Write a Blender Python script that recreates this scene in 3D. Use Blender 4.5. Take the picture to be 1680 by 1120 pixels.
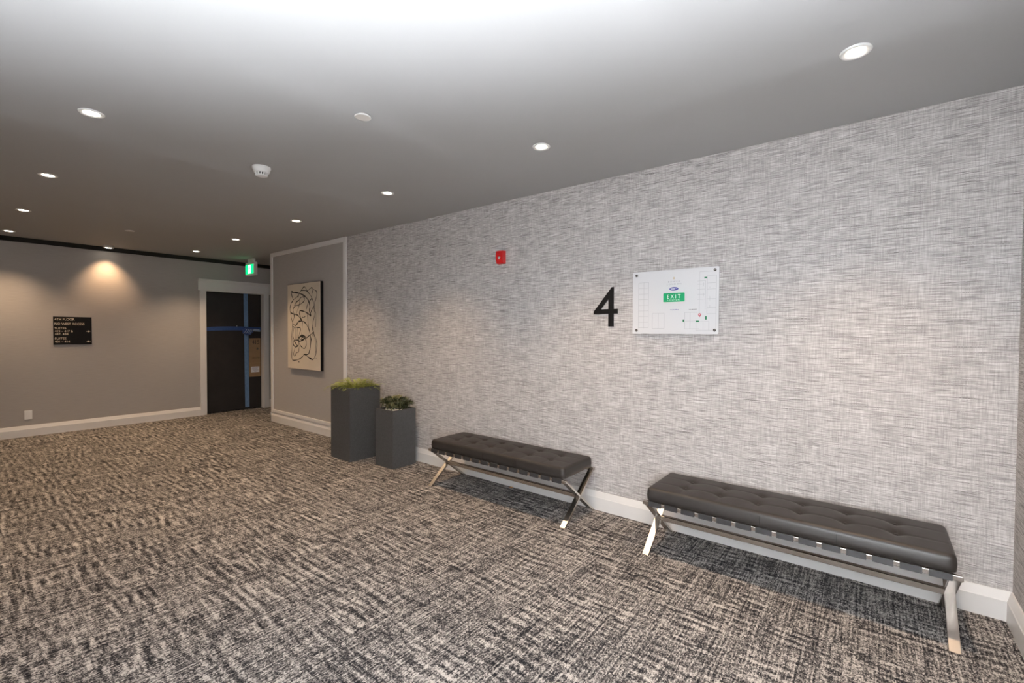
import bpy, bmesh, math, random
from mathutils import Vector, Matrix
random.seed(7)
SC = bpy.context.scene
for o in list(bpy.data.objects): bpy.data.objects.remove(o)
COL = SC.collection
PI = math.pi

# ------------------------------------------------------------------ camera
D, H = 3.3192, 1.43
F, YAW, PITCH, ROLL = 750.0, 0.669426, -0.0205118, 0.0049903
fw = Vector((-math.sin(YAW)*math.cos(PITCH), math.cos(YAW)*math.cos(PITCH), math.sin(PITCH)))
r0 = Vector((math.cos(YAW), math.sin(YAW), 0)); u0 = r0.cross(fw)
rr = r0*math.cos(ROLL) + u0*math.sin(ROLL); uu = -r0*math.sin(ROLL) + u0*math.cos(ROLL)
cam = bpy.data.cameras.new('camera'); camo = bpy.data.objects.new('camera', cam); COL.objects.link(camo)
cam.sensor_width = 36; cam.lens = F*36/1680; cam.clip_start = 0.02
M = Matrix.Identity(4)
for i in range(3): M[i][0], M[i][1], M[i][2] = rr[i], uu[i], -fw[i]
M[0][3], M[1][3], M[2][3] = 0, -D, H
camo.matrix_world = M
SC.camera = camo

# ------------------------------------------------------------------ world, exposure, lights
W = bpy.data.worlds.new('world'); SC.world = W; W.use_nodes = True
W.node_tree.nodes['Background'].inputs[0].default_value = (0.5, 0.5, 0.5, 1)
W.node_tree.nodes['Background'].inputs[1].default_value = 0.05
SC.view_settings.view_transform = 'Standard'; SC.view_settings.look = 'None'
SC.view_settings.gamma = 1; SC.view_settings.use_curve_mapping = False
SC.view_settings.exposure = 0.50
SC.cycles.max_bounces = 10; SC.cycles.diffuse_bounces = 6

FILL_POS, FILL_AIM, FILL_W, FILL_COL = (0.08, -3.62, 0.30), (0.08, -4.16, 2.65), 2080, (0.90, 0.95, 1.0)
DOWN_W, DOWN_COL = 84, (1.0, 0.69, 0.42)
WASH_W = 34
def spot(name, loc, aim, watts, col, angle, blend, radius):
    l = bpy.data.lights.new(name, 'SPOT'); l.energy = watts; l.color = col
    l.spot_size = math.radians(angle); l.spot_blend = blend; l.shadow_soft_size = radius
    o = bpy.data.objects.new(name, l); COL.objects.link(o); o.location = loc
    o.rotation_euler = (Vector(aim)-Vector(loc)).to_track_quat('-Z', 'Y').to_euler()
    return o
# added fill lamp, unseen behind the camera, bounced off ceiling and wall
spot('added_fill_lamp', FILL_POS, FILL_AIM, FILL_W, FILL_COL, 132, 1.0, 0.05)

# ------------------------------------------------------------------ helpers
def link(o):
    COL.objects.link(o); return o
def obj(name, bm, mat, parent=None, smooth=False, loc=None):
    me = bpy.data.meshes.new(name)
    bmesh.ops.recalc_face_normals(bm, faces=bm.faces)
    bm.to_mesh(me); bm.free()
    return meshobj(name, me, mat, parent, smooth, loc)
def meshobj(name, me, mat, parent=None, smooth=False, loc=None):
    if mat is not None and not me.materials: me.materials.append(mat)
    if smooth:
        for p in me.polygons: p.use_smooth = True
    o = bpy.data.objects.new(name, me); link(o)
    if parent is not None: o.parent = parent
    if loc is not None: o.location = loc
    return o
def tag(o, label=None, cat=None, group=None, kind=None):
    if label: o['label'] = label
    if cat: o['category'] = cat
    if group: o['group'] = group
    if kind: o['kind'] = kind
    return o
def thing(name, label, cat, loc=(0, 0, 0), group=None):
    o = bpy.data.objects.new(name, None); o.empty_display_size = 0.05; link(o); o.location = loc
    return tag(o, label, cat, group)
def copy_tree(o, parent=None):
    c = o.copy(); link(c); c.parent = parent
    for ch in list(o.children): copy_tree(ch, c)
    return c
def box(bm, x0, x1, y0, y1, z0, z1, bev=0, seg=1):
    vs = [bm.verts.new((x, y, z)) for x in (x0, x1) for y in (y0, y1) for z in (z0, z1)]
    fs = [bm.faces.new([vs[i] for i in f]) for f in
          ((0,1,3,2), (4,6,7,5), (0,4,5,1), (2,3,7,6), (0,2,6,4), (1,5,7,3))]
    if bev:
        es = list({e for f in fs for e in f.edges})
        bmesh.ops.bevel(bm, geom=es, offset=bev, segments=seg, affect='EDGES', profile=0.5)
    return bm
def nb(*a, **k): return box(bmesh.new(), *a, **k)
def extrude_profile(bm, pts, axis, a, b):
    """pts in the plane across the axis: axis 'x' -> (y,z), 'y' -> (x,z)"""
    def P(q, t): return (t, q[0], q[1]) if axis == 'x' else (q[0], t, q[1])
    A = [bm.verts.new(P(q, a)) for q in pts]; B = [bm.verts.new(P(q, b)) for q in pts]
    n = len(pts)
    for i in range(n): bm.faces.new((A[i], A[(i+1) % n], B[(i+1) % n], B[i]))
    bm.faces.new(A); bm.faces.new(B)
    return bm
def lathe(bm, prof, n=32, sign=1):
    """prof: (r, z) list, closed by r = 0 at ends when wanted"""
    rings = []
    for r, z in prof:
        if r < 1e-6: rings.append([bm.verts.new((0, 0, z))])
        else: rings.append([bm.verts.new((r*math.cos(2*PI*k/n), r*math.sin(2*PI*k/n), z)) for k in range(n)])
    for a, b in zip(rings, rings[1:]):
        for k in range(n):
            k2 = (k+1) % n
            if len(a) == 1 and len(b) == 1: continue
            if len(a) == 1: bm.faces.new((a[0], b[k], b[k2]))
            elif len(b) == 1: bm.faces.new((a[k], a[k2], b[0]))
            else: bm.faces.new((a[k], a[k2], b[k2], b[k]))
    return bm
class Frame:
    """a flat frame on a wall: u to the right, v up, n out of the wall"""
    def __init__(s, o, U, N): s.o, s.U, s.V, s.N = Vector(o), Vector(U), Vector((0, 0, 1)), Vector(N)
    def p(s, u, v, n=0): return s.o + s.U*u + s.V*v + s.N*n
    def mat(s):
        m = Matrix.Identity(4)
        for i in range(3): m[i][0], m[i][1], m[i][2], m[i][3] = s.U[i], s.V[i], s.N[i], s.o[i]
        return m
    def apply(s, bm): bm.transform(s.mat()); return bm
FEAT = Frame((0, 0, 0), (1, 0, 0), (0, -1, 0))         # feature wall, u = x
def text_bm(s, cu, cv, w, h, n0, ext=0.0004, shear=0):
    cu_ = bpy.data.curves.new('txt', 'FONT'); cu_.body = s; cu_.extrude = 0.5; cu_.resolution_u = 3
    o = bpy.data.objects.new('txt', cu_); link(o)
    dg = bpy.context.evaluated_depsgraph_get()
    me = bpy.data.meshes.new_from_object(o.evaluated_get(dg))
    bpy.data.objects.remove(o); bpy.data.curves.remove(cu_)
    xs = [v.co.x for v in me.vertices]; ys = [v.co.y for v in me.vertices]
    x0, x1, y0, y1 = min(xs), max(xs), min(ys), max(ys)
    for v in me.vertices:
        v.co.x = cu + ((v.co.x-x0)/(x1-x0) - .5)*w
        v.co.y = cv + ((v.co.y-y0)/(y1-y0) - .5)*h
        v.co.z = n0 + (v.co.z+.5)*ext
    bm = bmesh.new(); bm.from_mesh(me); bpy.data.meshes.remove(me)
    return bm
def join(a, b):
    me = bpy.data.meshes.new('tmp'); b.to_mesh(me); b.free(); a.from_mesh(me); bpy.data.meshes.remove(me); return a

# ------------------------------------------------------------------ materials
def mat(name, col, rough=0.6, metal=0.0, spec=0.5, emit=None, es=0, bump=None, noise=None, coat=0):
    m = bpy.data.materials.new(name); m.use_nodes = True
    nt = m.node_tree; b = nt.nodes['Principled BSDF']
    b.inputs['Base Color'].default_value = (*col, 1); b.inputs['Roughness'].default_value = rough
    b.inputs['Metallic'].default_value = metal; b.inputs['Specular IOR Level'].default_value = spec
    b.inputs['Coat Weight'].default_value = coat
    if emit: b.inputs['Emission Color'].default_value = (*emit, 1); b.inputs['Emission Strength'].default_value = es
    if noise or bump:
        tc = nt.nodes.new('ShaderNodeTexCoord')
        def nz(scale, detail=3):
            n = nt.nodes.new('ShaderNodeTexNoise'); n.inputs['Detail'].default_value = detail
            mp = nt.nodes.new('ShaderNodeMapping'); mp.inputs['Scale'].default_value = scale if isinstance(scale, tuple) else (scale,)*3
            n.inputs['Scale'].default_value = 1
            nt.links.new(tc.outputs['Object'], mp.inputs['Vector']); nt.links.new(mp.outputs[0], n.inputs['Vector']); return n
        if noise:
            sc, amt = noise; n = nz(sc); r = nt.nodes.new('ShaderNodeMapRange')
            r.inputs[1].default_value = .3; r.inputs[2].default_value = .7
            r.inputs[3].default_value = 1-amt; r.inputs[4].default_value = 1+amt
            mx = nt.nodes.new('ShaderNodeVectorMath'); mx.operation = 'SCALE'; mx.inputs[0].default_value = col
            nt.links.new(n.outputs['Fac'], r.inputs[0]); nt.links.new(r.outputs[0], mx.inputs['Scale'])
            nt.links.new(mx.outputs[0], b.inputs['Base Color'])
        if bump:
            sc, st, di = bump; n = nz(sc); bp = nt.nodes.new('ShaderNodeBump')
            bp.inputs['Strength'].default_value = st; bp.inputs['Distance'].default_value = di
            nt.links.new(n.outputs['Fac'], bp.inputs['Height']); nt.links.new(bp.outputs[0], b.inputs['Normal'])
    return m
class NT:
    """small node-graph helper for world-space patterns"""
    def __init__(s, name, rough):
        s.m = bpy.data.materials.new(name); s.m.use_nodes = True; s.nt = s.m.node_tree
        s.b = s.nt.nodes['Principled BSDF']; s.b.inputs['Roughness'].default_value = rough
        s.geo = s.nt.nodes.new('ShaderNodeNewGeometry'); s.vec = s.geo.outputs['Position']
    def lk(s, a, b): s.nt.links.new(a, b)
    def noise(s, scale, detail=2, vec=None, off=0, rough=.5):
        mp = s.nt.nodes.new('ShaderNodeMapping'); mp.inputs['Scale'].default_value = scale
        mp.inputs['Location'].default_value = (off, off*1.7, off*.3)
        n = s.nt.nodes.new('ShaderNodeTexNoise'); n.inputs['Scale'].default_value = 1
        n.inputs['Detail'].default_value = detail; n.inputs['Roughness'].default_value = rough
        s.lk(vec or s.vec, mp.inputs['Vector']); s.lk(mp.outputs[0], n.inputs['Vector']); return n.outputs['Fac']
    def math(s, op, a, b=None, c=None):
        n = s.nt.nodes.new('ShaderNodeMath'); n.operation = op
        for i, v in enumerate((a, b, c)):
            if v is None: continue
            if isinstance(v, (int, float)): n.inputs[i].default_value = v
            else: s.lk(v, n.inputs[i])
        return n.outputs[0]
    def rng(s, v, a, b, c, d):
        n = s.nt.nodes.new('ShaderNodeMapRange'); n.clamp = True
        for i, q in enumerate((a, b, c, d)): n.inputs[i+1].default_value = q
        s.lk(v, n.inputs[0]); return n.outputs[0]
    def ramp(s, v, stops):
        n = s.nt.nodes.new('ShaderNodeValToRGB'); e = n.color_ramp.elements
        while len(e) < len(stops): e.new(0.5)
        for el, (p, c) in zip(e, stops): el.position = p; el.color = (*c, 1)
        s.lk(v, n.inputs[0]); return n.outputs[0]
    def mix(s, fac, a, b, kind='MIX'):
        n = s.nt.nodes.new('ShaderNodeMix'); n.data_type = 'RGBA'; n.blend_type = kind
        for i, v in ((0, fac), (6, a), (7, b)):
            if isinstance(v, (int, float)): n.inputs[i].default_value = v
            elif isinstance(v, tuple): n.inputs[i].default_value = (*v, 1)
            else: s.lk(v, n.inputs[i])
        return n.outputs[2]
    def bump(s, h, st, di):
        n = s.nt.nodes.new('ShaderNodeBump'); n.inputs['Strength'].default_value = st; n.inputs['Distance'].default_value = di
        s.lk(h, n.inputs['Height']); s.lk(n.outputs[0], s.b.inputs['Normal'])
    def color(s, c): s.lk(c, s.b.inputs['Base Color'])

def wallpaper(name, along):
    """woven grasscloth: long horizontal yarns with dark slubs over fine upright threads"""
    n = NT(name, 0.75); n.b.inputs['Specular IOR Level'].default_value = 0.25
    def sc(h, v): return (h, .01, v) if along == 'x' else (.01, h, v)
    weft = n.noise(sc(9, 210), 2.5, off=3)
    fine = n.noise(sc(22, 420), 1, off=7)
    warp = n.noise(sc(165, 10), 2, off=11)
    warp2 = n.noise(sc(230, 14), 1, off=17)
    slub = n.noise(sc(4.2, 215), 2, off=23)
    slub2 = n.noise(sc(9, 300), 2, off=41)
    cloud = n.noise(sc(7, 11), 3, off=31)
    v = n.math('ADD', n.math('MULTIPLY', weft, .66), n.math('MULTIPLY', warp, .22))
    v = n.math('ADD', v, n.math('MULTIPLY', fine, .36)); v = n.math('ADD', v, n.math('MULTIPLY', warp2, .26))
    v = n.math('ADD', v, n.math('MULTIPLY', cloud, .10))
    c = n.ramp(n.rng(v, .62, 1.10, 0, 1), [(0, (.25, .23, .225)), (.30, (.43, .405, .395)), (.58, (.62, .595, .585)), (1, (.82, .80, .79))])
    dark = n.rng(n.math('MAXIMUM', slub, n.math('SUBTRACT', slub2, .03)), .585, .67, 0, .85)
    dark = n.math('MULTIPLY', dark, n.rng(warp2, .35, .55, .3, 1))
    n.color(n.mix(dark, c, (.11, .098, .094)))
    n.bump(v, .18, .0015)
    return n.m
def carpet():
    n = NT('carpet_pile', 0.95); n.b.inputs['Specular IOR Level'].default_value = 0.1
    oi = n.nt.nodes.new('ShaderNodeObjectInfo')
    off = n.nt.nodes.new('ShaderNodeVectorMath'); off.operation = 'SCALE'; off.inputs[0].default_value = (13.7, 29.3, 0)
    n.lk(oi.outputs['Random'], off.inputs['Scale'])
    ad = n.nt.nodes.new('ShaderNodeVectorMath'); ad.operation = 'ADD'
    n.lk(n.vec, ad.inputs[0]); n.lk(off.outputs[0], ad.inputs[1]); vec = ad.outputs[0]
    dash = n.noise((8.5, 50, 1), 2.5, vec, 2)          # short bars across the room
    blk = n.noise((3.4, 3.0, 1), 1, vec, 5)         # fields of stronger and weaker bars
    rib = n.noise((125, 3.6, 1), 1.5, vec, 9)        # rows of tuft running to the wall
    loop = n.noise((165, 110, 1), 1, vec, 15)
    grain = n.noise((330, 260, 1), 0, vec, 19)
    sep = n.nt.nodes.new('ShaderNodeSeparateXYZ'); n.lk(vec, sep.inputs[0])
    wob = n.noise((2.5, 3, 1), 2, vec, 33)
    gate = n.noise((5.5, 4.5, 1), 2, vec, 27)
    bars = n.math('SINE', n.math('ADD', n.math('MULTIPLY', sep.outputs[1], 118), n.math('MULTIPLY', wob, 11)))
    bars = n.math('MULTIPLY', bars, n.rng(gate, .45, .62, 0, .14))
    v = n.math('MULTIPLY', n.math('SUBTRACT', dash, .5), n.rng(blk, .36, .62, .25, 1.2))
    v = n.math('ADD', v, bars)
    v = n.math('ADD', v, n.math('MULTIPLY', n.math('SUBTRACT', rib, .5), .80))
    v = n.math('ADD', v, n.math('MULTIPLY', n.math('SUBTRACT', loop, .5), 1.15))
    v = n.math('ADD', v, n.math('MULTIPLY', n.math('SUBTRACT', grain, .5), .7))
    c = n.ramp(n.rng(v, -.34, .32, 0, 1), [(0, (.012, .012, .015)), (.28, (.040, .038, .040)), (.55, (.15, .141, .135)), (1, (.52, .485, .455))])
    n.color(c)
    n.bump(n.math('ADD', loop, n.math('MULTIPLY', rib, .6)), .6, .004)
    return n.m
MT = {}
MT['paper_x'] = wallpaper('woven_wallpaper', 'x'); MT['paper_y'] = wallpaper('woven_wallpaper_side', 'y')
MT['carpet'] = carpet()
MT['ceiling'] = mat('ceiling_paint', (.41, .41, .41), .75, spec=.2, bump=(60, .05, .003))
MT['taupe'] = mat('taupe_paint', (.41, .388, .37), .8, spec=.25, bump=((300, 300, 300), .12, .001), noise=((8, 8, 220), .05))
MT['trim'] = mat('white_trim_paint', (.74, .73, .72), .35, spec=.5)
MT['shade_black'] = mat('painted_shade_black', (.012, .011, .010), .8)  # shade at the top of the far wall, put in as colour
MT['leather'] = mat('dark_leather', (.022, .0185, .0165), .42, spec=.34, bump=((420, 420, 420), .12, .0008))
MT['strap'] = mat('strap_leather', (.026, .025, .026), .45, spec=.4)
MT['steel'] = mat('brushed_steel', (.55, .52, .49), .27, metal=1, bump=((6, 400, 400), .04, .0006))
MT['planter'] = mat('charcoal_planter', (.060, .060, .061), .5, spec=.5, noise=(70, .18), bump=((180,)*3, .12, .001))
MT['soil'] = mat('dark_soil', (.03, .022, .016), 1, bump=(90, 1, .01))
MT['black'] = mat('black_satin', (.007, .006, .006), .5, spec=.15)
MT['white'] = mat('white_plastic', (.80, .80, .79), .35)
MT['disc'] = mat('cover_plate_paint', (.62, .59, .55), .45)
MT['door'] = mat('dark_door_covering', (.013, .010, .009), .65, noise=((6, 6, 6), .3), bump=((40,)*3, .1, .003))
MT['tape_light'] = mat('light_blue_tape', (.13, .23, .40), .6, noise=(30, .12))
MT['tape'] = mat('blue_tape', (.030, .075, .24), .6, noise=(30, .15))
MT['tape_pale'] = mat('pale_tape_edge', (.40, .47, .60), .6)
MT['card'] = mat('cardboard', (.30, .19, .105), .85, noise=((3, 3, 60), .08))
MT['paper'] = mat('white_paper', (.75, .74, .76), .7)
MT['ink'] = mat('marker_ink', (.02, .018, .016), .7)
MT['brownink'] = mat('faint_brown_ink', (.14, .09, .05), .8)
MT['canvas'] = mat('cream_canvas', (.66, .58, .47), .8, bump=((700,)*3, .2, .0008), noise=(3, .05))
MT['red'] = mat('red_plastic', (.55, .010, .012), .35)
MT['lens'] = mat('clear_strobe_lens', (.85, .86, .88), .08, metal=.6)
MT['acrylic'] = mat('white_acrylic', (.70, .70, .715), .25, coat=.3)
MT['bronze'] = mat('dark_screw_metal', (.05, .04, .032), .3, metal=.8)
MT['green'] = mat('green_sign_plate', (.0, .30, .115), .35)
MT['darkgreen'] = mat('green_print', (.0, .16, .06), .5)
MT['letters'] = mat('white_letters', (.86, .86, .84), .5)
MT['cream'] = mat('cream_letters', (.80, .70, .55), .5)
MT['blue'] = mat('blue_print', (.015, .015, .27), .4)
MT['greyline'] = mat('grey_plan_lines', (.47, .47, .49), .5)
MT['greytext'] = mat('grey_print', (.33, .32, .36), .5)
MT['gold'] = mat('gold_print', (.55, .43, .25), .5)
MT['signred'] = mat('red_print', (.60, .02, .05), .5)
MT['glow'] = mat('lamp_glow', (1, 1, 1), .5, emit=(1.0, .90, .74), es=14)
MT['exitgreen'] = mat('lit_exit_green', (0, .4, .15), .4, emit=(0.0, .62, .16), es=1.6)
MT['exitwhite'] = mat('lit_exit_white', (.8, .8, .8), .4, emit=(.85, 1, .9), es=1.2)
MT['frond'] = mat('fern_leaf', (.30, .345, .08), .55, noise=(25, .35))
MT['succulent'] = mat('succulent_leaf', (.052, .058, .026), .4, noise=(35, .5))
MT['succulent2'] = mat('succulent_leaf_tip', (.21, .20, .09), .45, noise=(35, .4))
MT['pebble'] = mat('white_pebble', (.72, .68, .60), .6)
MT['orange'] = mat('orange_scrap', (.70, .27, .03), .6)

# ------------------------------------------------------------------ the setting
C, XR, XB, XP, X0, YL = 2.6494, 0.5639, -8.875, -7.476, -5.346, -3.80
def structure(o): o['kind'] = 'structure'; return o
# floor: slab plus carpet tiles
floor = structure(obj('floor', nb(-9.1, XR+.2, -7.2, 4.2, -.15, -.006), MT['carpet']))
tile_me = bpy.data.meshes.new('carpet_tile')
_b = nb(-.5, .5, -.5, .5, -.006, 0); _b.to_mesh(tile_me); _b.free()
TS = 0.4572
def tiles(xa, xb, ya, yb):
    i0, i1 = math.floor((xa+.996)/TS), math.ceil((xb+.996)/TS)
    j0, j1 = math.floor((ya+.30)/TS), math.ceil((yb+.30)/TS)
    for i in range(i0, i1):
        for j in range(j0, j1):
            x0, x1 = max(xa, -.996+i*TS), min(xb, -.996+(i+1)*TS)
            y0, y1 = max(ya, -.30+j*TS), min(yb, -.30+(j+1)*TS)
            if x1-x0 < .03 or y1-y0 < .03: continue
            o = meshobj('carpet_tile', tile_me, MT['carpet'], floor)
            o.location = ((x0+x1)/2, (y0+y1)/2, 0); o.scale = (x1-x0-.0012, y1-y0-.0012, 1)
tiles(XB, XR, YL, -.001); tiles(XB, XP, -.001, 1.0)
# ceiling: fine grid with the soft swelling of its taped joints
def ceil_z(x, y):
    z = 0
    for cx, ya, yb, a in ((-2.33, -2.35, -.55, .0045), (-3.885, -3.9, .2, .0042), (-6.24, -2.6, -.3, .004), (-.78, -3.0, -1.0, .003), (-5.45, -3.6, -1.6, .002)):
        t = (x-cx)/(.06 if x > cx else .16)
        fall = 1/(1+math.exp(-(y-ya)/.12))*1/(1+math.exp((y-yb)/.12))
        z -= 2.4*a*fall*math.exp(-t*t*.5)
    if x < .3:
        t = (y+.83)/.07; z -= .007*math.exp(-t*t*.5)*(1/(1+math.exp(-(x+1.5)/.2)))
    return z
bm = bmesh.new(); nx, ny = 240, 100
V = [[bm.verts.new((XB-.1+(XR+.2-XB)*i/nx, YL-.1+(0.15-YL)*j/ny, C+ceil_z(XB-.1+(XR+.2-XB)*i/nx, YL-.1+(0.15-YL)*j/ny))) for j in range(ny+1)] for i in range(nx+1)]
for i in range(nx):
    for j in range(ny): bm.faces.new((V[i][j], V[i+1][j], V[i+1][j+1], V[i][j+1]))
def fit_z(x, y):
    return min(C+ceil_z(x+a, y+b) for a in (-.04, 0, .04) for b in (-.04, 0, .04))
ceiling = structure(obj('ceiling', bm, MT['ceiling'], smooth=True))
bm = nb(XB-.1, XP+.1, 0.05, 4.2, C, C+.1); box(bm, XB-.1, XP+.1, -7.2, YL-.1, C, C+.1)
structure(obj('ceiling_corridor', bm, MT['ceiling']))
# walls
structure(obj('wall_right', nb(X0-.02, XR, 0, .15, 0, C+.02), MT['paper_x']))
structure(obj('wall_corridor', nb(XP, X0-.02, 0, 4.2, 0, C+.02), MT['taupe']))
structure(obj('wall_front', nb(XR, XR+.15, YL-.1, .15, 0, C+.02), MT['paper_y']))
structure(obj('wall_left', nb(XP, XR+.15, YL-.15, YL, 0, C+.02), MT['trim']))
DY0, DY1, DZ = -.463, .472, 2.108
bm = nb(XB-.16, XB, -7.2, DY0, 0, C+.02); box(bm, XB-.16, XB, DY1, 4.2, 0, C+.02); box(bm, XB-.16, XB, DY0, DY1, DZ, C+.02)
structure(obj('wall_back', bm, MT['taupe']))
bm = nb(XB-.16, XP, 4.2, 4.3, 0, C+.02); box(bm, XB-.16, XP, -7.3, -7.2, 0, C+.02); box(bm, XP, XP+.1, -7.2, YL-.15, 0, C+.02)
structure(obj('wall_corridor_end', bm, MT['taupe']))
# baseboards: square face with a sloped upper part
def base_prof(s=1, t=.022): return [(0, 0), (s*-t, 0), (s*-t, .100), (s*-t*.86, .105), (s*-t*.35, .143), (s*-t*.25, .147), (0, .147)]
structure(obj('baseboard_right', extrude_profile(bmesh.new(), base_prof(), 'x', XP-.022, XR), MT['trim']))
structure(obj('baseboard_front', extrude_profile(bmesh.new(), [(XR+a, b) for a, b in base_prof()], 'y', YL, 0), MT['trim']))
bm = extrude_profile(bmesh.new(), [(XB-a, b) for a, b in base_prof()], 'y', -7.2, -.552)
extrude_profile(bm, [(XB-a, b) for a, b in base_prof()], 'y', .562, 4.2)
structure(obj('baseboard_back', bm, MT['trim']))
structure(obj('baseboard_corridor', extrude_profile(bmesh.new(), [(XP+a, b) for a, b in base_prof()], 'y', -.022, 4.2), MT['trim']))
# black strip standing in for shade where the far wall meets the ceiling
structure(obj('painted_shade_strip', nb(XB, XB+.012, -7.2, 4.2, C-.062, C), MT['shade_black']))
# framed panel with the picture: four white strips
TT = .020
panel = structure(obj('trim_2', nb(XP-.004, XP+.055, -TT, 0, .147, C, bev=.003), MT['trim']))
for a in ((X0-.068, X0, -TT, 0, .147, C), (XP+.055, X0-.068, -TT, 0, C-.062, C), (XP+.055, X0-.068, -TT, 0, .150, .196)):
    obj('trim_strip', nb(*a, bev=.003), MT['trim'], panel)

# ------------------------------------------------------------------ far door
def bw(y, z, x=XB):
    k = -x/8.9111
    return -D+(y+D)*k, H+(z-H)*k
door = structure(thing('door_1', 'dark brown door in white casing, crossed by blue tape', 'door', (XB, 0, 0)))
XS = -.10                                                # slab recess behind the wall face
obj('slab', nb(XS-.045, XS, DY0+.003, DY1-.003, .012, DZ-.004), MT['door'], door)
for a, b in ((DY0-.09, DY0+.004), (DY1-.004, DY1+.09)):
    obj('casing', nb(0, .024, a, b, 0, DZ+.03, bev=.003), MT['trim'], door)
hd = extrude_profile(bmesh.new(), [(0, DZ-.006), (.026, DZ-.006), (.026, DZ+.145), (.032, DZ+.150), (.050, DZ+.178), (.050, DZ+.190), (0, DZ+.190)], 'y', DY0-.115, DY1+.115)
obj('header', hd, MT['trim'], door)
for a, b in ((DY0-.012, DY0+.006), (DY1-.006, DY1+.012)):
    obj('jamb', nb(XS-.05, .004, a, b, 0, DZ+.004), MT['trim'], door)
obj('jamb_head', nb(XS-.05, .004, DY0, DY1, DZ-.006, DZ+.012), MT['trim'], door)
pe = lathe(bmesh.new(), [(0, .006), (.008, .005), (.010, 0), (0, 0)], 12); pe.transform(Matrix.Translation((XS, .055, 1.515)) @ Matrix.Rotation(PI/2, 4, 'Y'))
obj('peephole', pe, MT['lens'], door)
lv = lathe(bmesh.new(), [(0, .03), (.026, .028), (.030, 0), (0, 0)], 16); lv.transform(Matrix.Translation((XS, .18, 1.42)) @ Matrix.Rotation(PI/2, 4, 'Y'))
box(lv, XS+.028, XS+.045, .17, .32, 1.412, 1.434, bev=.004)
obj('lever_handle', lv, MT['steel'], door)
DX = XB+XS
def dp(y, z): return bw(y, z, DX)
# vertical tape, slightly leaning, follows the slab
def strip(pts, hw, n0, n1, vert=True):
    bm = bmesh.new(); rows = []
    for (y, z) in pts:
        q = [(y-hw, z), (y+hw, z)] if vert else [(y, z-hw), (y, z+hw)]
        rows.append([bm.verts.new((n, a, b)) for n in (n0, n1) for a, b in q])
    for a, b in zip(rows, rows[1:]):
        for i, j in ((0, 1), (1, 3), (3, 2), (2, 0)): bm.faces.new((a[i], a[j], b[j], b[i]))
    bm.faces.new([rows[0][i] for i in (0, 1, 3, 2)]); bm.faces.new([rows[-1][i] for i in (0, 1, 3, 2)])
    return bm
vt = [dp(.180+.016*t, 2.113-2.065*t) for t in [i/12 for i in range(13)]]
o = obj('masking_tape', strip(vt, .036, DX, DX+.0015), MT['tape_light'])
tag(o, 'light blue masking tape running down the dark door from top to carpet', 'tape')
ht = [dp(-.458+.89*t, 1.457+.014*math.sin(t*3)) for t in [i/10 for i in range(11)]]
ht = [(min(max(y, DY0+.005), DY1-.005), z) for y, z in ht]
o = obj('masking_tape', strip(ht, .034, DX+.0015, DX+.003, False), MT['tape'])
tag(o, 'dark blue masking tape running straight across the door at handle height', 'tape')
# wad of tape around the handle
wad = thing('tape_wrap', 'wad of dark blue tape wound around the door handle', 'tape', (DX, dp(.19, 1.42)[0], dp(.19, 1.42)[1]))
bm = bmesh.new(); bmesh.ops.create_uvsphere(bm, u_segments=20, v_segments=12, radius=1)
for v in bm.verts:
    k = 1+.10*math.sin(9*v.co.y+4*v.co.z)+.05*math.sin(13*v.co.z)
    v.co = Vector((v.co.x*.055*k+.05, v.co.y*.088*k, v.co.z*.068*k))
obj('wrapping', bm, MT['tape'], wad, smooth=True)
for i in range(4):
    cy = -.055+.032*i; bm = bmesh.new(); rows = []
    for t in range(9):
        a = -.9+1.8*t/8; y = cy+.028*a; z = .055*math.sin(a*1.0)*.95
        xx = .05+.058*math.sqrt(max(.05, 1-(y/.092)**2-(z/.072)**2))+.003
        rows.append((bm.verts.new((xx, y-.005, z)), bm.verts.new((xx+.002, y+.003, z)), bm.verts.new((xx-.004, y, z-.004))))
    for p, q in zip(rows, rows[1:]):
        for k in range(3): bm.faces.new((p[k], p[(k+1) % 3], q[(k+1) % 3], q[k]))
    obj('tape_edge', bm, MT['tape_pale'], wad)
bm = nb(.045, .050, .075, .215, .010, .028); box(bm, .046, .051, .10, .205, .034, .046)
bm.transform(Matrix.Rotation(-.06, 4, 'X')); obj('tape_tail', bm, MT['tape_pale'], wad)
# cardboard sheet
cy0, cz1 = dp(.232, 1.296); cy1, cz0 = dp(.426, .590)
CF = Frame((DX, (cy0+cy1)/2, (cz0+cz1)/2), (0, 1, 0), (1, 0, 0))
card = thing('cardboard_sheet', 'brown cardboard sheet taped to the door, marked 415', 'cardboard', CF.o)
CFL = Frame((0, 0, 0), (0, 1, 0), (1, 0, 0)); cw, ch = (cy1-cy0)/2, (cz1-cz0)/2
obj('sheet', CFL.apply(nb(-cw, cw, -ch, ch, .0016, .006)), MT['card'], card)
obj('number', CFL.apply(text_bm('415', .015, ch-.072, .120, .078, .006)), MT['ink'], card)
bm = lathe(bmesh.new(), [(0, .014), (.014, .012), (.020, .006), (.020, .004), (0, .004)], 16); bm.transform(Matrix.Translation((.045, ch-.195, .0)))
obj('lock_cylinder', CFL.apply(bm), MT['steel'], card)
bm = bmesh.new()
for i in range(9): box(bm, -.05+i*.016, -.04+i*.016, -.02-.008*(i % 2), .004+.006*((i*3) % 4)/3, .006, .0064)
obj('scribble', CFL.apply(bm), MT['brownink'], card)
lab = obj('paper_label', CFL.apply(nb(-.068, .075, -ch+.082, -ch+.186, .006, .0068)), MT['paper'], card)
bm = bmesh.new()
for i, (a, b) in enumerate(((-.050, .055), (-.055, .045), (-.030, .060))): box(bm, a, b, -ch+.160-.022*i, -ch+.168-.022*i, .0068, .0071)
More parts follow.
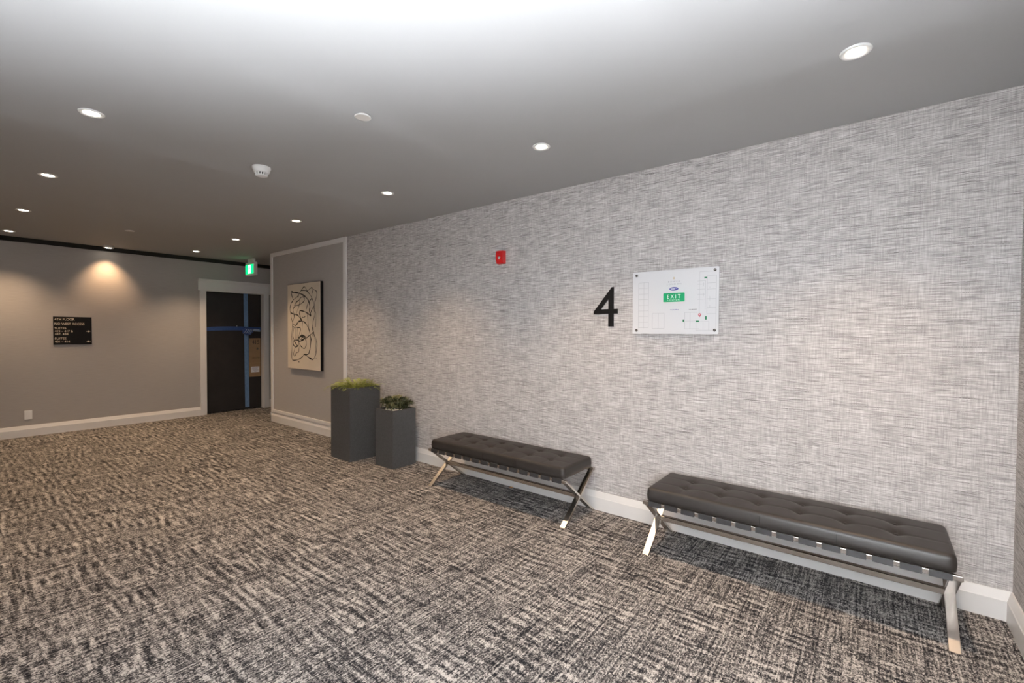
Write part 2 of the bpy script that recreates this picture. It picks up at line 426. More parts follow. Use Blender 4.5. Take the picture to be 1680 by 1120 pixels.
box(bm, -.012, .022, -ch+.094, -ch+.106, .0068, .0071)
obj('print', CFL.apply(bm), MT['greytext'], lab)

# ------------------------------------------------------------------ directory sign on the far wall
sy0, sz1 = bw(-2.298, 1.614); sy1, sz0 = bw(-1.900, 1.222)
sg = thing('directory_sign', 'black square directory sign with cream lettering and arrows on far wall', 'sign', (XB, (sy0+sy1)/2, (sz0+sz1)/2))
SF = Frame((0, 0, 0), (0, 1, 0), (1, 0, 0)); hw, hh = (sy1-sy0)/2, (sz1-sz0)/2
obj('panel', SF.apply(nb(-hw, hw, -hh, hh, 0, .012, bev=.0015)), MT['black'], sg)
def srow(s, row, x0, x1, hgt=.025):
    # row: height in the photograph's crop (0 top .. 1 bottom)
    v = hh-row*2*hh; obj('lettering', SF.apply(text_bm(s, -hw+(x0+x1)*hw, v, (x1-x0)*2*hw, hgt, .012, .001)), MT['cream'], sg)
srow('4TH FLOOR', .090, .035, .545, .031)
srow('NO WEST ACCESS', .252, .035, .800, .031)
srow('SUITES', .408, .035, .325, .027)
srow('415 \u2013 417 &', .515, .035, .500, .028)
srow('437, 438', .622, .035, .375, .028)
srow('SUITES', .778, .035, .325, .027)
srow('401 \u2013 414', .885, .035, .415, .028)
def arrow(row, right):
    v = hh-row*2*hh; c = -hw+.905*2*hw; s = 1 if right else -1; bm = bmesh.new()
    pts = [(-.022, .003), (-.004, .003), (-.004, .013), (.022, 0), (-.004, -.013), (-.004, -.003), (-.022, -.003)]
    A = [bm.verts.new((c+s*a, v+b, .013)) for a, b in pts]; B = [bm.verts.new((c+s*a, v+b, .012)) for a, b in pts]
    bm.faces.new(A); bm.faces.new(B)
    for i in range(7): bm.faces.new((A[i], A[(i+1) % 7], B[(i+1) % 7], B[i]))
    obj('arrow', SF.apply(bm), MT['cream'], sg)
arrow(.52, True); arrow(.885, False)
# blank plate near the floor
oy, oz = bw(-2.548, .284)
op = thing('outlet_plate', 'small white wall plate just above the far baseboard', 'wall plate', (XB, oy, oz))
obj('plate', nb(0, .007, -.037, .037, -.060, .060, bev=.002), MT['white'], op)
obj('insert', nb(.007, .009, -.017, .017, -.034, .034, bev=.0008), MT['white'], op)
for s in (-1, 1): obj('screw', nb(.007, .0082, -.003, .003, s*.047-.003, s*.047+.003), MT['white'], op)

# ------------------------------------------------------------------ framed canvas
ax0, ax1, az0, az1 = -6.862, -5.930, .878, 2.116
art = thing('abstract_canvas', 'tall cream canvas with looping black lines, hung on the grey panel', 'painting', ((ax0+ax1)/2, 0, (az0+az1)/2))
aw, ah = (ax1-ax0)/2, (az1-az0)/2
AF = Frame((0, 0, 0), (1, 0, 0), (0, -1, 0))
obj('stretcher_frame', AF.apply(nb(-aw, aw, -ah, ah, 0, .042, bev=.0015)), MT['black'], art)
cv = obj('canvas', AF.apply(nb(-aw+.004, aw-.004, -ah+.004, ah-.004, .030, .0455, bev=.001)), MT['canvas'], art)
def apt(px, py):
    """picture crop coordinates to the canvas face"""
    u = (px-(75+(py-172)*.0118))/335.
    top, bot = 172-42*u, 1020+32*u
    return (-aw+2*aw*u, ah-2*ah*(py-top)/(bot-top))
STROKES = [
 (5, [(120,235),(135,245),(165,248),(215,260),(265,290),(300,335),(312,390),(310,440),(322,488)]),
 (4, [(322,488),(290,460),(250,440),(212,435),(210,470),(235,538)]),
 (4, [(120,235),(125,280),(138,325),(118,360),(108,400),(112,450),(150,470),(190,480),(215,510),(232,538)]),
 (3, [(138,325),(190,285),(215,240),(255,190),(285,235),(320,280),(345,340),(355,380),(342,400),(320,460),(322,490)]),
 (3, [(285,235),(250,225),(222,230)]),
 (3, [(150,385),(170,350),(200,330),(220,300),(250,295),(258,325),(235,355),(200,375),(165,385),(140,420),(150,470)]),
 (2, [(165,385),(180,340),(205,335),(205,380),(170,470)]),
 (3, [(285,235),(325,200),(340,215),(332,260),(328,310),(300,345),(275,420)]),
 (3, [(340,215),(375,235),(378,280),(360,350),(355,400),(360,470),(345,545),(340,600),(350,655)]),
 (6, [(342,600),(346,640),(350,657),(335,662)]),
 (3, [(350,655),(300,695),(272,722)]),
 (5, [(232,538),(200,545),(185,565),(165,590)]),
 (3, [(165,590),(140,570),(136,590),(150,602),(190,605),(222,615),(212,660),(200,712)]),
 (4, [(232,538),(265,555),(295,600),(315,660),(325,740),(315,830),(300,878),(262,880)]),
 (3, [(135,560),(128,680),(130,800),(130,920),(150,942),(200,932),(240,905),(262,880),(300,905),(345,930),(370,890),(385,800),(378,730),(350,660)]),
 (5, [(300,908),(330,925),(350,932)]),
 (8, [(200,716),(220,696),(252,690),(266,706),(258,722)]),
 (5, [(258,722),(235,738),(205,744),(200,716)]),
 (3, [(228,715),(245,705),(252,720),(230,730),(200,715)]),
 (3, [(200,744),(220,790),(260,820),(280,780),(276,735),(262,715)]),
 (4, [(150,740),(195,735),(200,780),(170,805),(145,780),(150,740),(190,800)]),
 (3, [(165,805),(148,870),(160,900),(180,862),(200,855),(210,790)]),
 (2, [(112,450),(122,510),(138,565)]), (5, [(150,472),(153,495)]), (2, [(153,495),(135,560)]),
 (2, [(170,600),(165,740)]), (2, [(240,540),(232,690)]), (2, [(290,470),(296,560),(303,610)]),
 (2, [(350,655),(330,720),(318,840)]), (2, [(350,660),(372,760),(375,880)]), (2, [(150,602),(140,690),(155,740)]),
 (2, [(190,300),(205,260)]), (2, [(235,500),(255,500),(268,490)]), (6, [(318,470),(324,490)]),
 (3, [(198,960),(206,957),(212,962)]), (2, [(376,915),(382,920)]), (2, [(188,605),(185,720)]), (2, [(345,395),(360,430),(372,480),(368,600)]),
]
bm = bmesh.new()
for wd, pts in STROKES:
    P = [Vector((*apt(*p), 0)) for p in pts]; Q = []
    ext = [2*P[0]-P[1]]+P+[2*P[-1]-P[-2]]
    for i in range(1, len(ext)-2):
        for k in range(6):
            t = k/6; a, b, c, d = ext[i-1:i+3]
            Q.append(.5*((2*b)+(c-a)*t+(2*a-5*b+4*c-d)*t*t+(3*b-a-3*c+d)*t**3))
    Q.append(P[-1]); rows = []
    for i, q in enumerate(Q):
        tg = (Q[min(i+1, len(Q)-1)]-Q[max(i-1, 0)])
        if tg.length < 1e-7: tg = Vector((1, 0, 0))
        tg.normalize(); nrm = Vector((-tg.y, tg.x, 0))
        h = max(wd, 2.6)*.0019*(1+.35*math.sin(i*.7+wd))
        rows.append((bm.verts.new((q+nrm*h).to_tuple()[:2]+(.0462,)), bm.verts.new((q-nrm*h).to_tuple()[:2]+(.0462,))))
    for a, b in zip(rows, rows[1:]): bm.faces.new((a[0], a[1], b[1], b[0]))
obj('ink_lines', AF.apply(bm), MT['ink'], cv)

# ------------------------------------------------------------------ things on the feature wall
al = thing('fire_alarm_strobe', 'red fire alarm box with clear strobe lens high on patterned wall', 'alarm', (-2.748, 0, 2.128))
AL = Frame((0, 0, 0), (1, 0, 0), (0, -1, 0))
bm = extrude_profile(bmesh.new(), [(0, -.058), (-.034, -.058), (-.050, -.02), (-.050, .020), (-.042, .058), (0, .058)], 'x', -.040, .040)
obj('housing', bm, MT['red'], al)
obj('backplate', AL.apply(nb(-.044, .044, -.061, .061, 0, .012, bev=.003)), MT['red'], al)
bm = bmesh.new()
vs = [bm.verts.new(p) for p in ((-.022, -.002, .048), (0, .012, .048), (.022, -.002, .048), (0, -.036, .040), (0, -.006, .064))]
for a in ((0, 1, 4), (1, 2, 4), (2, 3, 4), (3, 0, 4)): bm.faces.new([vs[i] for i in a])
bm.faces.new(vs[:4]); obj('strobe_lens', AL.apply(bm), MT['lens'], al)
bm = bmesh.new()
for i in range(4): box(bm, -.024, .024, .022+.008*i, .025+.008*i, .0485, .0505)
obj('grille', AL.apply(bm), MT['red'], al)
# big figure 4
fo = thing('floor_number', 'large black numeral 4 mounted left of the white plan sign', 'numeral', (-1.675, 0, 1.633))
outer = [(-1.621, 1.7885), (-1.606, 1.7885), (-1.606, 1.616), (-1.5715, 1.616), (-1.5715, 1.5775), (-1.606, 1.5775), (-1.606, 1.478), (-1.6485, 1.478), (-1.6485, 1.5775), (-1.778, 1.5775), (-1.778, 1.597)]
inner = [(-1.6485, 1.697), (-1.6485, 1.616), (-1.716, 1.616)]
cu = bpy.data.curves.new('four', 'CURVE'); cu.dimensions = '2D'; cu.fill_mode = 'BOTH'; cu.extrude = .006
for ring in (outer, inner):
    sp = cu.splines.new('POLY'); sp.points.add(len(ring)-1); sp.use_cyclic_u = True
    for p, (x, z) in zip(sp.points, ring): p.co = (x+1.675, z-1.633, 0, 1)
tmp = link(bpy.data.objects.new('tmp', cu)); dg = bpy.context.evaluated_depsgraph_get()
me = bpy.data.meshes.new_from_object(tmp.evaluated_get(dg)); bpy.data.objects.remove(tmp)
me.transform(AL.mat() @ Matrix.Translation((0, 0, .006))); obj4 = meshobj('numeral', me, MT['black'], fo)
# plan sign
ps = thing('plan_sign', 'white acrylic floor plan board with green EXIT plate', 'sign', (-1.1305, 0, 1.653))
def rounded(bm, u0, u1, v0, v1, n0, n1, r, seg=4):
    pts = []
    for cx, cy, a0 in ((u1-r, v1-r, 0), (u0+r, v1-r, 90), (u0+r, v0+r, 180), (u1-r, v0+r, 270)):
        for k in range(seg+1):
            a = math.radians(a0+90*k/seg); pts.append((cx+r*math.cos(a), cy+r*math.sin(a)))
    A = [bm.verts.new((*p, n0)) for p in pts]; B = [bm.verts.new((*p, n1)) for p in pts]; n = len(pts)
    bm.faces.new(A); bm.faces.new(B)
    for i in range(n): bm.faces.new((A[i], A[(i+1) % n], B[(i+1) % n], B[i]))
    return bm
PW0, PW1, PH = -.308, .306, .231
obj('board', AL.apply(rounded(bmesh.new(), PW0, PW1, -PH, PH, .018, .026, .010)), MT['acrylic'], ps)
for u, v in ((-.279, .205), (.279, .207), (.281, -.203), (-.276, -.205)):
    bm = lathe(bmesh.new(), [(0, 0), (.007, 0), (.007, .026), (.0095, .026), (.0095, .030), (.007, .032), (0, .032)], 16)
    bm.transform(Matrix.Translation((u, v, 0))); s = obj('standoff_screw', AL.apply(bm), MT['bronze'], ps)
    bm = nb(-.0085, .0085, -.0016, .0016, .031, .0328); bm.transform(Matrix.Translation((u, v, 0)) @ Matrix.Rotation(.5, 4, 'Z'))
    obj('slot', AL.apply(bm), MT['steel'], s)
gp = obj('exit_plate', AL.apply(rounded(bmesh.new(), -.0735, .0785, .0, .0635, .026, .0285, .005)), MT['green'], ps)
N1 = .0285
obj('exit_lettering', AL.apply(text_bm('E X I T', .0025, .038, .094, .028, N1, .001)), MT['letters'], gp)
obj('locations_lettering', AL.apply(text_bm('L O C A T I O N S', .0025, .0125, .090, .0085, N1, .0006)), MT['letters'], gp)
NP = .026
def pt(name, s, cu_, cv_, w, h, m): obj(name, AL.apply(text_bm(s, cu_, cv_, w, h, NP, .0004)), MT[m], ps)
pt('name_lettering', 'B O W E R', .0015, .1445, .083, .0105, 'greytext')
pt('name_lettering', 'L O N D O N', .0018, .127, .102, .0105, 'greytext')
pt('floor_lettering', 'FLOOR 4', .0065, -.057, .055, .009, 'blue')
pt('here_lettering', 'YOU ARE HERE', .134, -.058, .054, .0065, 'ink')
bm = bmesh.new(); bmesh.ops.create_circle(bm, cap_ends=True, segments=20, radius=1)
bm.transform(Matrix.Translation((.0015, .169, NP+.0004)) @ Matrix.Diagonal((.004, .009, 1, 1))); obj('flame_emblem', AL.apply(bm), MT['gold'], ps)
bm = bmesh.new(); bmesh.ops.create_circle(bm, cap_ends=True, segments=32, radius=1)
bm.transform(Matrix.Translation((.0015, .0925, NP+.0004)) @ Matrix.Diagonal((.032, .0125, 1, 1)))
ov = obj('oval_emblem', AL.apply(bm), MT['blue'], ps)
bm = bmesh.new()
for k in range(6): box(bm, -.022+k*.0055, -.018+k*.0055, .089, .0965, NP+.0005, NP+.0008)
box(bm, .013, .026, .0915, .0935, NP+.0005, NP+.0008)
obj('emblem_lettering', AL.apply(bm), MT['letters'], ov)
bm = bmesh.new()
T = .0012
def hl(u0, u1, v): box(bm, min(u0, u1), max(u0, u1), v-T, v+T, NP, NP+.0003)
def vl(u, v0, v1): box(bm, u-T, u+T, min(v0, v1), max(v0, v1), NP, NP+.0003)
vl(.1785, -.087, .199); vl(.2175, -.06, .14); vl(.2285, -.09, .17); vl(.288, -.20, .172); hl(.1785, .27, .200); hl(.2285, .286, .171)
for v in (.137, .115, .080, .045, .010): hl(.165, .217, v)
for v in (.120, .078, .012, -.05, -.09): hl(.2285, .288, v)
for u, a, b in ((.205, .10, .125), (.205, .03, .055), (.247, .085, .095), (.247, .0, .03), (.247, -.05, -.03)): vl(u, a, b)
hl(.0795, .165, -.078); vl(.0805, -.193, -.078); vl(.117, -.193, -.08); hl(.0795, .18, -.193); hl(.0795, .165, -.138); vl(.158, -.205, -.145); vl(.205, -.20, -.145); vl(.243, -.205, -.14); hl(.155, .288, -.203); hl(.16, .243, -.143)
for k in range(9): hl(-.262, -.185, .150-.042*k+.0)
vl(-.262, -.19, .15); vl(-.185, -.19, .15); vl(-.222, -.19, .15)
vl(-.155, -.19, -.08); vl(-.11, -.19, -.08); vl(-.066, -.19, -.08); hl(-.155, -.066, -.08); hl(-.155, -.066, -.19)
tag(obj('plan_lines', AL.apply(bm), MT['greyline'], ps), kind='stuff')
for u, v, a, b in ((.0715, -.136, .005, .009), (.1675, -.141, .011, .005), (.2235, -.118, .005, .012), (.2185, .158, .009, .005)):
    obj('exit_mark', AL.apply(nb(u-a, u+a, v-b, v+b, NP, NP+.0006)), MT['darkgreen'], ps)
bm = lathe(bmesh.new(), [(.0045, .0002), (.0045, .0008), (.0095, .0008), (.0095, .0002)], 20)
vs = [bm.verts.new(p) for p in ((-.0085, -.004, .0008), (.0085, -.004, .0008), (0, -.017, .0008))]; bm.faces.new(vs)
bm.transform(Matrix.Translation((.1815, -.096, NP))); obj('here_pin', AL.apply(bm), MT['signred'], ps)

# ------------------------------------------------------------------ exit sign hanging at the corridor mouth
ex = thing('exit_sign', 'lit green running man exit sign hanging from ceiling before far door', 'sign', (-8.30, 0.04, 2.475))
EX = Frame((0, 0, 0), (1, 0, 0), (0, -1, 0))
obj('housing', nb(-.170, .165, -.035, .025, -.112, .112, bev=.006), MT['white'], ex)
obj('face_panel', EX.apply(nb(-.155, .152, -.082, .074, .035, .038)), MT['exitgreen'], ex)
obj('canopy', nb(-.09, .10, -.025, .018, .112, C-2.475), MT['white'], ex)
bm = EX.apply(nb(-.050, .052, -.074, .066, .038, .0395)); dw = obj('doorway_pictogram', bm, MT['exitwhite'], ex)
bm = bmesh.new(); bmesh.ops.create_circle(bm, cap_ends=True, segments=12, radius=.012); bm.transform(Matrix.Translation((.006, .040, .0402)))
def limb(p, q, w):
    p, q = Vector((*p, .0402)), Vector((*q, .0402)); d = (q-p).normalized(); n = Vector((-d.y, d.x, 0))*w
    bm.faces.new([bm.verts.new(v) for v in (p-n, q-n, q+n, p+n)])
limb((0, .028), (-.006, -.012), .010); limb((-.006, -.010), (.018, -.030), .006); limb((.018, -.030), (.012, -.058), .005)
limb((-.006, -.010), (-.022, -.032), .006); limb((-.022, -.032), (-.044, -.036), .005); limb((.002, .024), (.028, .008), .004); limb((0, .024), (-.026, .010), .004)
obj('running_figure', EX.apply(bm), MT['darkgreen'], dw)

# ------------------------------------------------------------------ ceiling fittings
def downlight(label, x, y, z=C, watts=None, proto=[]):
    if not proto:
        t = thing('recessed_downlight', label, 'ceiling light', (x, y, z), 'recessed downlights')
        obj('trim_ring', lathe(bmesh.new(), [(.036, .0), (.038, -.004), (.050, -.0065), (.056, -.006), (.058, -.003), (.058, .006), (.036, .006)], 40), MT['white'], t, smooth=True)
        obj('lens', lathe(bmesh.new(), [(0, -.0035), (.030, -.0035), (.0365, -.002), (.0365, .004), (0, .004)], 32), MT['glow'], t)
        proto.append(t)
    else:
        t = copy_tree(proto[0]); t.location = (x, y, z); t['label'] = label
        return t
    l = bpy.data.lights.get('downlight_lamp')
    if l is None:
        l = bpy.data.lights.new('downlight_lamp', 'SPOT'); l.energy = DOWN_W; l.color = DOWN_COL
        l.spot_size = math.radians(100); l.spot_blend = 1.0; l.shadow_soft_size = .034
    o = bpy.data.objects.new('lamp', l); link(o); o.parent = t; o.location = (0, 0, -.012)
    return t
lamps = []
for lab, x, y in (
    ('downlight with clear white ring above the nearer bench', -.081, -.845),
    ('downlight in wall-side row, above the numeral 4 and farther bench', -1.731, -.832),
    ('downlight in wall-side row, above the planters end of the farther bench', -3.38, -.826),
    ('downlight in wall-side row, fourth from the nearer bench', -5.032, -.818),
    ('downlight in wall-side row, in front of the framed canvas', -6.70, -.806),
    ('farthest downlight of wall-side row, nearest the exit sign', -8.20, -.800),
    ('largest downlight of the left row, nearest the camera', -3.47, -2.755),
    ('second downlight along the left row', -5.129, -2.747),
    ('third downlight along the left row', -6.827, -2.74),
    ('farthest downlight of the left row, at the left edge', -8.403, -2.733)):
    lamps.append(downlight(lab, x, y, fit_z(x, y)))
ww = thing('wall_wash_light', 'spotlight close to the far wall, throwing a warm pool above the black sign', 'ceiling light', (XB+.165, -1.74, C))
obj('trim_ring', lathe(bmesh.new(), [(.036, -.030), (.052, -.036), (.062, -.032), (.064, .0), (.036, .0)], 32), MT['white'], ww, smooth=True)
obj('lens', lathe(bmesh.new(), [(0, -.031), (.037, -.030), (.037, -.010), (0, -.010)], 24), MT['glow'], ww)
l = bpy.data.lights.new('wash_lamp', 'SPOT'); l.energy = WASH_W; l.color = (1.0, .62, .34); l.spot_size = math.radians(84); l.spot_blend = 1.0; l.shadow_soft_size = .03
o = link(bpy.data.objects.new('lamp', l)); o.parent = ww; o.location = (.045, 0, -.045); o.rotation_euler = (0, math.radians(15), 0)
# smoke detector
sd = thing('smoke_detector', 'white dome smoke detector with slotted vents on the ceiling', 'smoke detector', (-3.60, -1.79, fit_z(-3.60, -1.79)))
obj('base', lathe(bmesh.new(), [(0, 0), (.062, 0), (.063, -.012), (.058, -.022), (0, -.022)], 40), MT['white'], sd, smooth=False)
obj('dome', lathe(bmesh.new(), [(.058, -.022), (.055, -.036), (.050, -.044), (.038, -.044), (.038, -.022)], 40), MT['white'], sd, smooth=True)
obj('sensor_chamber', lathe(bmesh.new(), [(0, -.04), (.036, -.04), (.036, -.060), (0, -.060)], 24), MT['black'], sd)
for k in range(14):
    a = 2*PI*k/14; bm = nb(.036, .047, -.0045, .0045, -.063, -.042); 
    for v in bm.verts:
        if v.co.z < -.05: v.co.x -= .006
    bm.transform(Matrix.Rotation(a, 4, 'Z')); obj('vent_rib', bm, MT['white'], sd)
obj('cap', lathe(bmesh.new(), [(.040, -.061), (.041, -.064), (.030, -.069), (0, -.070), (0, -.060), (.040, -.060)], 32), MT['white'], sd, smooth=True)
for lab, x, y in (('flat round sprinkler cover plate on the ceiling, nearest the camera', -2.274, -1.808), ('small faint round cover plate on the ceiling near the far wall', -7.16, -1.82)):
    t = thing('sprinkler_cover', lab, 'cover plate', (x, y, fit_z(x, y)), 'ceiling cover plates')
    obj('plate', lathe(bmesh.new(), [(0, -.0085), (.038, -.0085), (.043, -.007), (.043, -.0045), (.032, -.0045), (.032, .006), (0, .006)], 40), MT['disc'], t)
    obj('rim', lathe(bmesh.new(), [(.041, -.0088), (.0455, -.0075), (.0455, -.004), (.041, -.004)], 40), MT['white'], t, smooth=True)

# ------------------------------------------------------------------ benches
def make_cushion():
    L, Wd, zb, zt, r = 1.450, .435, .3505, .432, .022
    hx, hy = L/2, Wd/2; rc = .03
    def axis(h, n):
        core = [-h+2*h*i/n for i in range(n+1)]
        edge = [.001, .003, .006, .010, .015]
        return sorted(set([round(c, 5) for c in core if abs(c) < h-.018]+[round(s*(h-e), 5) for e in edge for s in (-1, 1)]+[-h, h]))
    xs, ys = axis(hx, 150), axis(hy, 48)
    tx = [-.5175, -.3105, -.1035, .1035, .3105, .5175]; ty = [-.072, .080]
    def hgt(x, y):
        z = zt+.011*(1-(x/hx)**4)*(1-(y/hy)**2)
        for a in tx:
            for b in ty:
                d2 = ((x-a)**2+(y-b)**2); z -= .0125*math.exp(-d2/(2*.020**2))+.006*math.exp(-d2/(2*.05**2))
            z -= .0032*math.exp(-((x-a)/.007)**2)*(1-(abs(y)/hy)**6)
        for b in ty:
            z -= .0036*math.exp(-((y-b)/.008)**2)*(1-(abs(x)/hx)**10)
        return z
    bm = bmesh.new(); top = {}; low = {}
    for i, x in enumerate(xs):
        for j, y in enumerate(ys):
            # rounded plan corners
            px, py = x, y; cx, cy = hx-rc, hy-rc
            if abs(x) > cx and abs(y) > cy:
                dx, dy = abs(x)-cx, abs(y)-cy; m = max(dx, dy); d = math.hypot(dx, dy)
                px = math.copysign(cx+dx*m/d, x) if d > 0 else x; py = math.copysign(cy+dy*m/d, y) if d > 0 else y
            e = min(hx-abs(x), hy-abs(y)); z = hgt(x, y)
            if e < r: z = z-r+math.sqrt(max(0, r*r-(r-e)**2))
            top[i, j] = bm.verts.new((px, py, z))
    nx_, ny_ = len(xs)-1, len(ys)-1
    for i in range(nx_):
        for j in range(ny_): bm.faces.new((top[i, j], top[i+1, j], top[i+1, j+1], top[i, j+1]))
    rim = [(i, 0) for i in range(nx_)]+[(nx_, j) for j in range(ny_)]+[(i, ny_) for i in range(nx_, 0, -1)]+[(0, j) for j in range(ny_, 0, -1)]
    prev = [top[k] for k in rim]
    for z, ins in ((.382, -.002), (zb+.004, 0), (zb, .004)):
        cur = []
        for k in rim:
            v = top[k].co; s = Vector((v.x/hx, v.y/hy, 0)); cur.append(bm.verts.new((v.x*(1-ins/hx), v.y*(1-ins/hy), z)))
        for a in range(len(rim)):
            b = (a+1) % len(rim); bm.faces.new((prev[a], prev[b], cur[b], cur[a]))
        prev = cur
    bm.faces.new(prev)
    return bm
def make_bench(label, x, y):
    t = thing('tufted_bench', label, 'bench', (x, y, 0), 'leather benches along the patterned wall')
    cu_ = obj('cushion', make_cushion(), MT['leather'], t, smooth=True)
    bm = bmesh.new()
    for a in (-.5175, -.3105, -.1035, .1035, .3105, .5175):
        for b in (-.072, .080):
            bt = lathe(bmesh.new(), [(0, .004), (.007, .003), (.010, 0), (0, -.002)], 12)
            bt.transform(Matrix.Translation((a, b, .4245))); obj('button', bt, MT['leather'], cu_, smooth=True)
    for s in (-.07, .28): obj('seam', nb(s-.0012, s+.0012, -.2205, -.2185, .364, .412), MT['black'], cu_)
    # rails
    for s, n in ((-1, 'front_rail'), (1, 'back_rail')):
        yy = s*.213; obj(n, nb(-.745, .745, yy-.012, yy+.012, .322, .348, bev=.004, seg=2), MT['steel'], t)
    # crossed legs, flat bars: a mesh each
    for sx in (-1, 1):
        xx = sx*.722
        for sy in (-1, 1):
            p, q = Vector((xx, sy*.218, 0)), Vector((xx, -sy*.213, .338)); d = (q-p); ln = d.length; d.normalize()
            n = Vector((0, -d.z, d.y)); bm = bmesh.new(); hw_, ht = .021, .0085
            a0 = [p+Vector((ux*hw_, 0, 0))+n*(un*ht) for ux, un in ((-1, -1), (1, -1), (1, 1), (-1, 1))]
            for v in a0:
                v += d*((0-v.z)/d.z)                       # cut flat on the floor
            A = [bm.verts.new(v) for v in a0]
            B = [bm.verts.new(q+Vector((ux*hw_, 0, 0))+n*(un*ht)) for ux, un in ((-1, -1), (1, -1), (1, 1), (-1, 1))]
            bm.faces.new(A); bm.faces.new(B)
            for k in range(4): bm.faces.new((A[k], A[(k+1) % 4], B[(k+1) % 4], B[k]))
            bmesh.ops.bevel(bm, geom=list(bm.edges), offset=.0015, segments=1, affect='EDGES')
            obj('leg', bm, MT['steel'], t)
    obj('stretcher', nb(-.705, .705, -.016, .016, .158, .190, bev=.003), MT['steel'], t)
    # leather straps wrapped over both rails
    for k in range(14):
        xa = -.704+k*.1025; xb = xa+.080
        pr = [(-.2285, .319), (-.2255, .319), (-.2255, .3482), (.2255, .3482), (.2255, .319), (.2285, .319), (.2285, .3503), (-.2285, .3503)]
        obj('strap', extrude_profile(bmesh.new(), pr, 'x', xa, xb), MT['strap'], t)
    return t
b1 = make_bench('nearer black leather bench with crossed steel legs, beside the right-hand corner', -.412, -.262)
b2 = copy_tree(b1); b2.location = (-2.488, -.255, 0); b2['label'] = 'farther black leather bench with crossed steel legs, next to the planters'

# ------------------------------------------------------------------ planters
def planter_box(hx, hy, h, t, soil):
    bm = bmesh.new(); w = .016
    def ring(ax, ay, z): return [bm.verts.new((sx*ax, sy*ay, z)) for sx, sy in ((-1, -1), (1, -1), (1, 1), (-1, 1))]
    R = [ring(hx-.002, hy-.002, 0), ring(hx, hy, .003), ring(hx, hy, h-.003), ring(hx-.003, hy-.003, h), ring(hx-w+.002, hy-w+.002, h), ring(hx-w, hy-w, h-.003), ring(hx-w, hy-w, soil-.02)]
    for a, b in zip(R, R[1:]):
        for k in range(4): bm.faces.new((a[k], a[(k+1) % 4], b[(k+1) % 4], b[k]))
    bm.faces.new(R[0]); bm.faces.new(R[-1])
    obj('planter_box', bm, MT['planter'], t)
    bm = bmesh.new(); n = 14
    G = [[bm.verts.new(((hx-w)*(2*i/n-1), (hy-w)*(2*j/n-1), soil+random.uniform(-.004, .006))) for j in range(n+1)] for i in range(n+1)]
    for i in range(n):
        for j in range(n): bm.faces.new((G[i][j], G[i+1][j], G[i+1][j+1], G[i][j+1]))
    obj('soil', bm, MT['soil'], t)
big = thing('potted_fern', 'taller charcoal planter filled with feathery yellow green foliage', 'planter', (-4.648, -.330, 0), 'square planters')
planter_box(.190, .195, .807, big, .775)
def frond_mesh(seed):
    rnd = random.Random(seed); bm = bmesh.new(); L = rnd.uniform(.15, .21); n = 12
    P = []
    for i in range(n+1):
        t = i/n; P.append(Vector((L*t, .012*math.sin(t*3+seed), .085*math.sin(t*PI*.62)*1.0-.045*t*t)))
    for i in range(n):
        a, b = P[i], P[i+1]; w = .0016
        bm.faces.new([bm.verts.new(v) for v in (a+Vector((0, -w, 0)), b+Vector((0, -w, 0)), b+Vector((0, w, 0)), a+Vector((0, w, 0)))])
        if i < 1: continue
        for s in (-1, 1):
            for k in range(2):
                o_ = a.lerp(b, .5*k); ll = .036*(1-.55*(i/n))*rnd.uniform(.75, 1.2); wv = .0034
                dirv = Vector((.75, s*.75, rnd.uniform(-.15, .45))).normalized(); sd_ = Vector((dirv.y, -dirv.x, 0))*wv
                bm.faces.new([bm.verts.new(v) for v in (o_, o_+dirv*ll*.5+sd_, o_+dirv*ll, o_+dirv*ll*.5-sd_)])
    me = bpy.data.meshes.new('frond'); bm.to_mesh(me); bm.free(); me.materials.append(MT['frond']); return me
FR = [frond_mesh(i) for i in range(6)]
rf = random.Random(3)
for i in range(190):
    px_, py_ = rf.uniform(-.155, .155), rf.uniform(-.155, .155); a = math.atan2(py_, px_); r_ = min(.15, math.hypot(px_, py_)); o = meshobj('frond', FR[i % 6], None, big)
    o.location = (px_, py_, .782)
    o.rotation_euler = (rf.uniform(-.25, .25), rf.uniform(-.55, .0)+.35*(r_/.15), a+rf.uniform(-1.0, 1.0))
    s = rf.uniform(.65, .95)*(1 if r_ < .11 else .72); o.scale = (s, s, s)
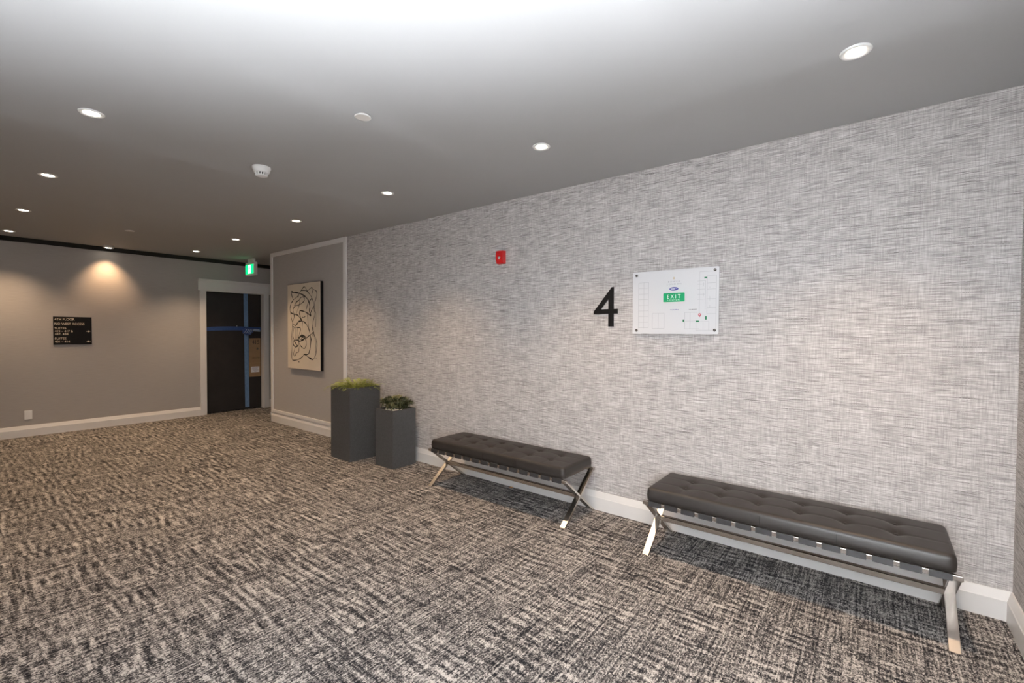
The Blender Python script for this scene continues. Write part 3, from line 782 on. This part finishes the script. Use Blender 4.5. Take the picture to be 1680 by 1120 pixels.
# one stem hanging over the left front edge, a few over the rim
for (x, y, rz, ry, s) in ((-.125, -.165, -1.75, .42, .85), (-.15, -.10, 2.9, .1, .7), (.02, -.16, -1.3, .05, .6), (.15, .12, .6, -1.1, .6)):
    o = meshobj('frond', FR[1], None, big); o.location = (x, y, .79); o.rotation_euler = (0, ry, rz); o.scale = (s, s, s)
small = thing('potted_succulent', 'shorter charcoal planter of dark succulent rosettes and white pebbles', 'planter', (-4.029, -.242, 0), 'square planters')
planter_box(.149, .149, .607, small, .588)
def rosette_mesh(seed):
    rnd = random.Random(100+seed); bm = bmesh.new(); n = 15
    for k in range(n):
        a = k*2.39996; t = k/n; L = .050*(1-.35*t)*rnd.uniform(.85, 1.15); el = .45+.95*t
        wv = .0095*(1-.3*t)
        U = Vector((math.cos(a)*math.cos(el), math.sin(a)*math.cos(el), math.sin(el))); S = Vector((-math.sin(a), math.cos(a), 0)); Nn = U.cross(S)*-1
        pts = [(0, .25, .002), (.35, .7, .004), (.72, 1, .004), (1, .12, .001)]
        rows = []
        for f, w_, th in pts:
            c = U*(L*f)+Nn*(.010*f*f)
            rows.append([bm.verts.new(c-S*(wv*w_)), bm.verts.new(c-Nn*th*1.4), bm.verts.new(c+S*(wv*w_)), bm.verts.new(c+Nn*th*.4)])
        for p, q in zip(rows, rows[1:]):
            for j in range(4): bm.faces.new((p[j], p[(j+1) % 4], q[(j+1) % 4], q[j]))
        bm.faces.new(rows[-1])
    box(bm, -.003, .003, -.003, .003, -.05, .004)
    me = bpy.data.meshes.new('rosette'); bm.to_mesh(me); bm.free(); me.materials.append(MT['succulent' if seed % 3 else 'succulent2']); return me
RO = [rosette_mesh(i) for i in range(6)]
rs = random.Random(11); spots = []
for i in range(58):
    for _ in range(40):
        x, y = rs.uniform(-.118, .100), rs.uniform(-.108, .108)
        if x > .0 and y < -.045 and x-y > .10: continue
        if all((x-a)**2+(y-b)**2 > .027**2 for a, b in spots): break
    spots.append((x, y)); e = 1-((x+.01)/.16)**2*.55-(y/.15)**2*.45
    o = meshobj('rosette', RO[i % 6], None, small); o.location = (x, y, .603+.108*max(e, .0)*rs.uniform(.15, 1.05))
    o.rotation_euler = (-y*4+rs.uniform(-.3, .3), x*4+rs.uniform(-.3, .3), rs.uniform(0, 6)); s = rs.uniform(1.05, 1.45); o.scale = (s, s, s)
bm = bmesh.new(); bmesh.ops.create_icosphere(bm, subdivisions=1, radius=1); pm = bpy.data.meshes.new('pebble'); bm.to_mesh(pm); bm.free(); pm.materials.append(MT['pebble'])
for p in pm.polygons: p.use_smooth = True
for i in range(46):
    x, y = rs.uniform(-.10, .128), rs.uniform(-.130, .0)
    if i < 30: x, y = rs.uniform(.0, .128), rs.uniform(-.128, -.02)
    o = meshobj('pebble', pm, None, small); o.location = (x, y, .597+rs.uniform(0, .010)); o.scale = (rs.uniform(.008, .013), rs.uniform(.007, .011), rs.uniform(.005, .008)); o.rotation_euler = (rs.uniform(-.4, .4), rs.uniform(-.4, .4), rs.uniform(0, 3))

# ------------------------------------------------------------------ scrap on the carpet
bm = bmesh.new(); n = 5
G = [[bm.verts.new((-.022+.044*i/n+.004*math.sin(j), -.012+.024*j/n+.003*math.cos(i*2), .004+.012*abs(math.sin(i*.9+j*.5))*(i/n))) for j in range(n+1)] for i in range(n+1)]
for i in range(n):
    for j in range(n): bm.faces.new((G[i][j], G[i+1][j], G[i+1][j+1], G[i][j+1]))
bmesh.ops.solidify(bm, geom=bm.faces, thickness=.0035)
zmin = min(v.co.z for v in bm.verts)
for v in bm.verts: v.co.z -= zmin
tag(obj('paper_scrap', bm, MT['orange'], loc=(-2.592, -.045, 0)), 'small crumpled orange scrap on carpet under the farther bench', 'scrap')
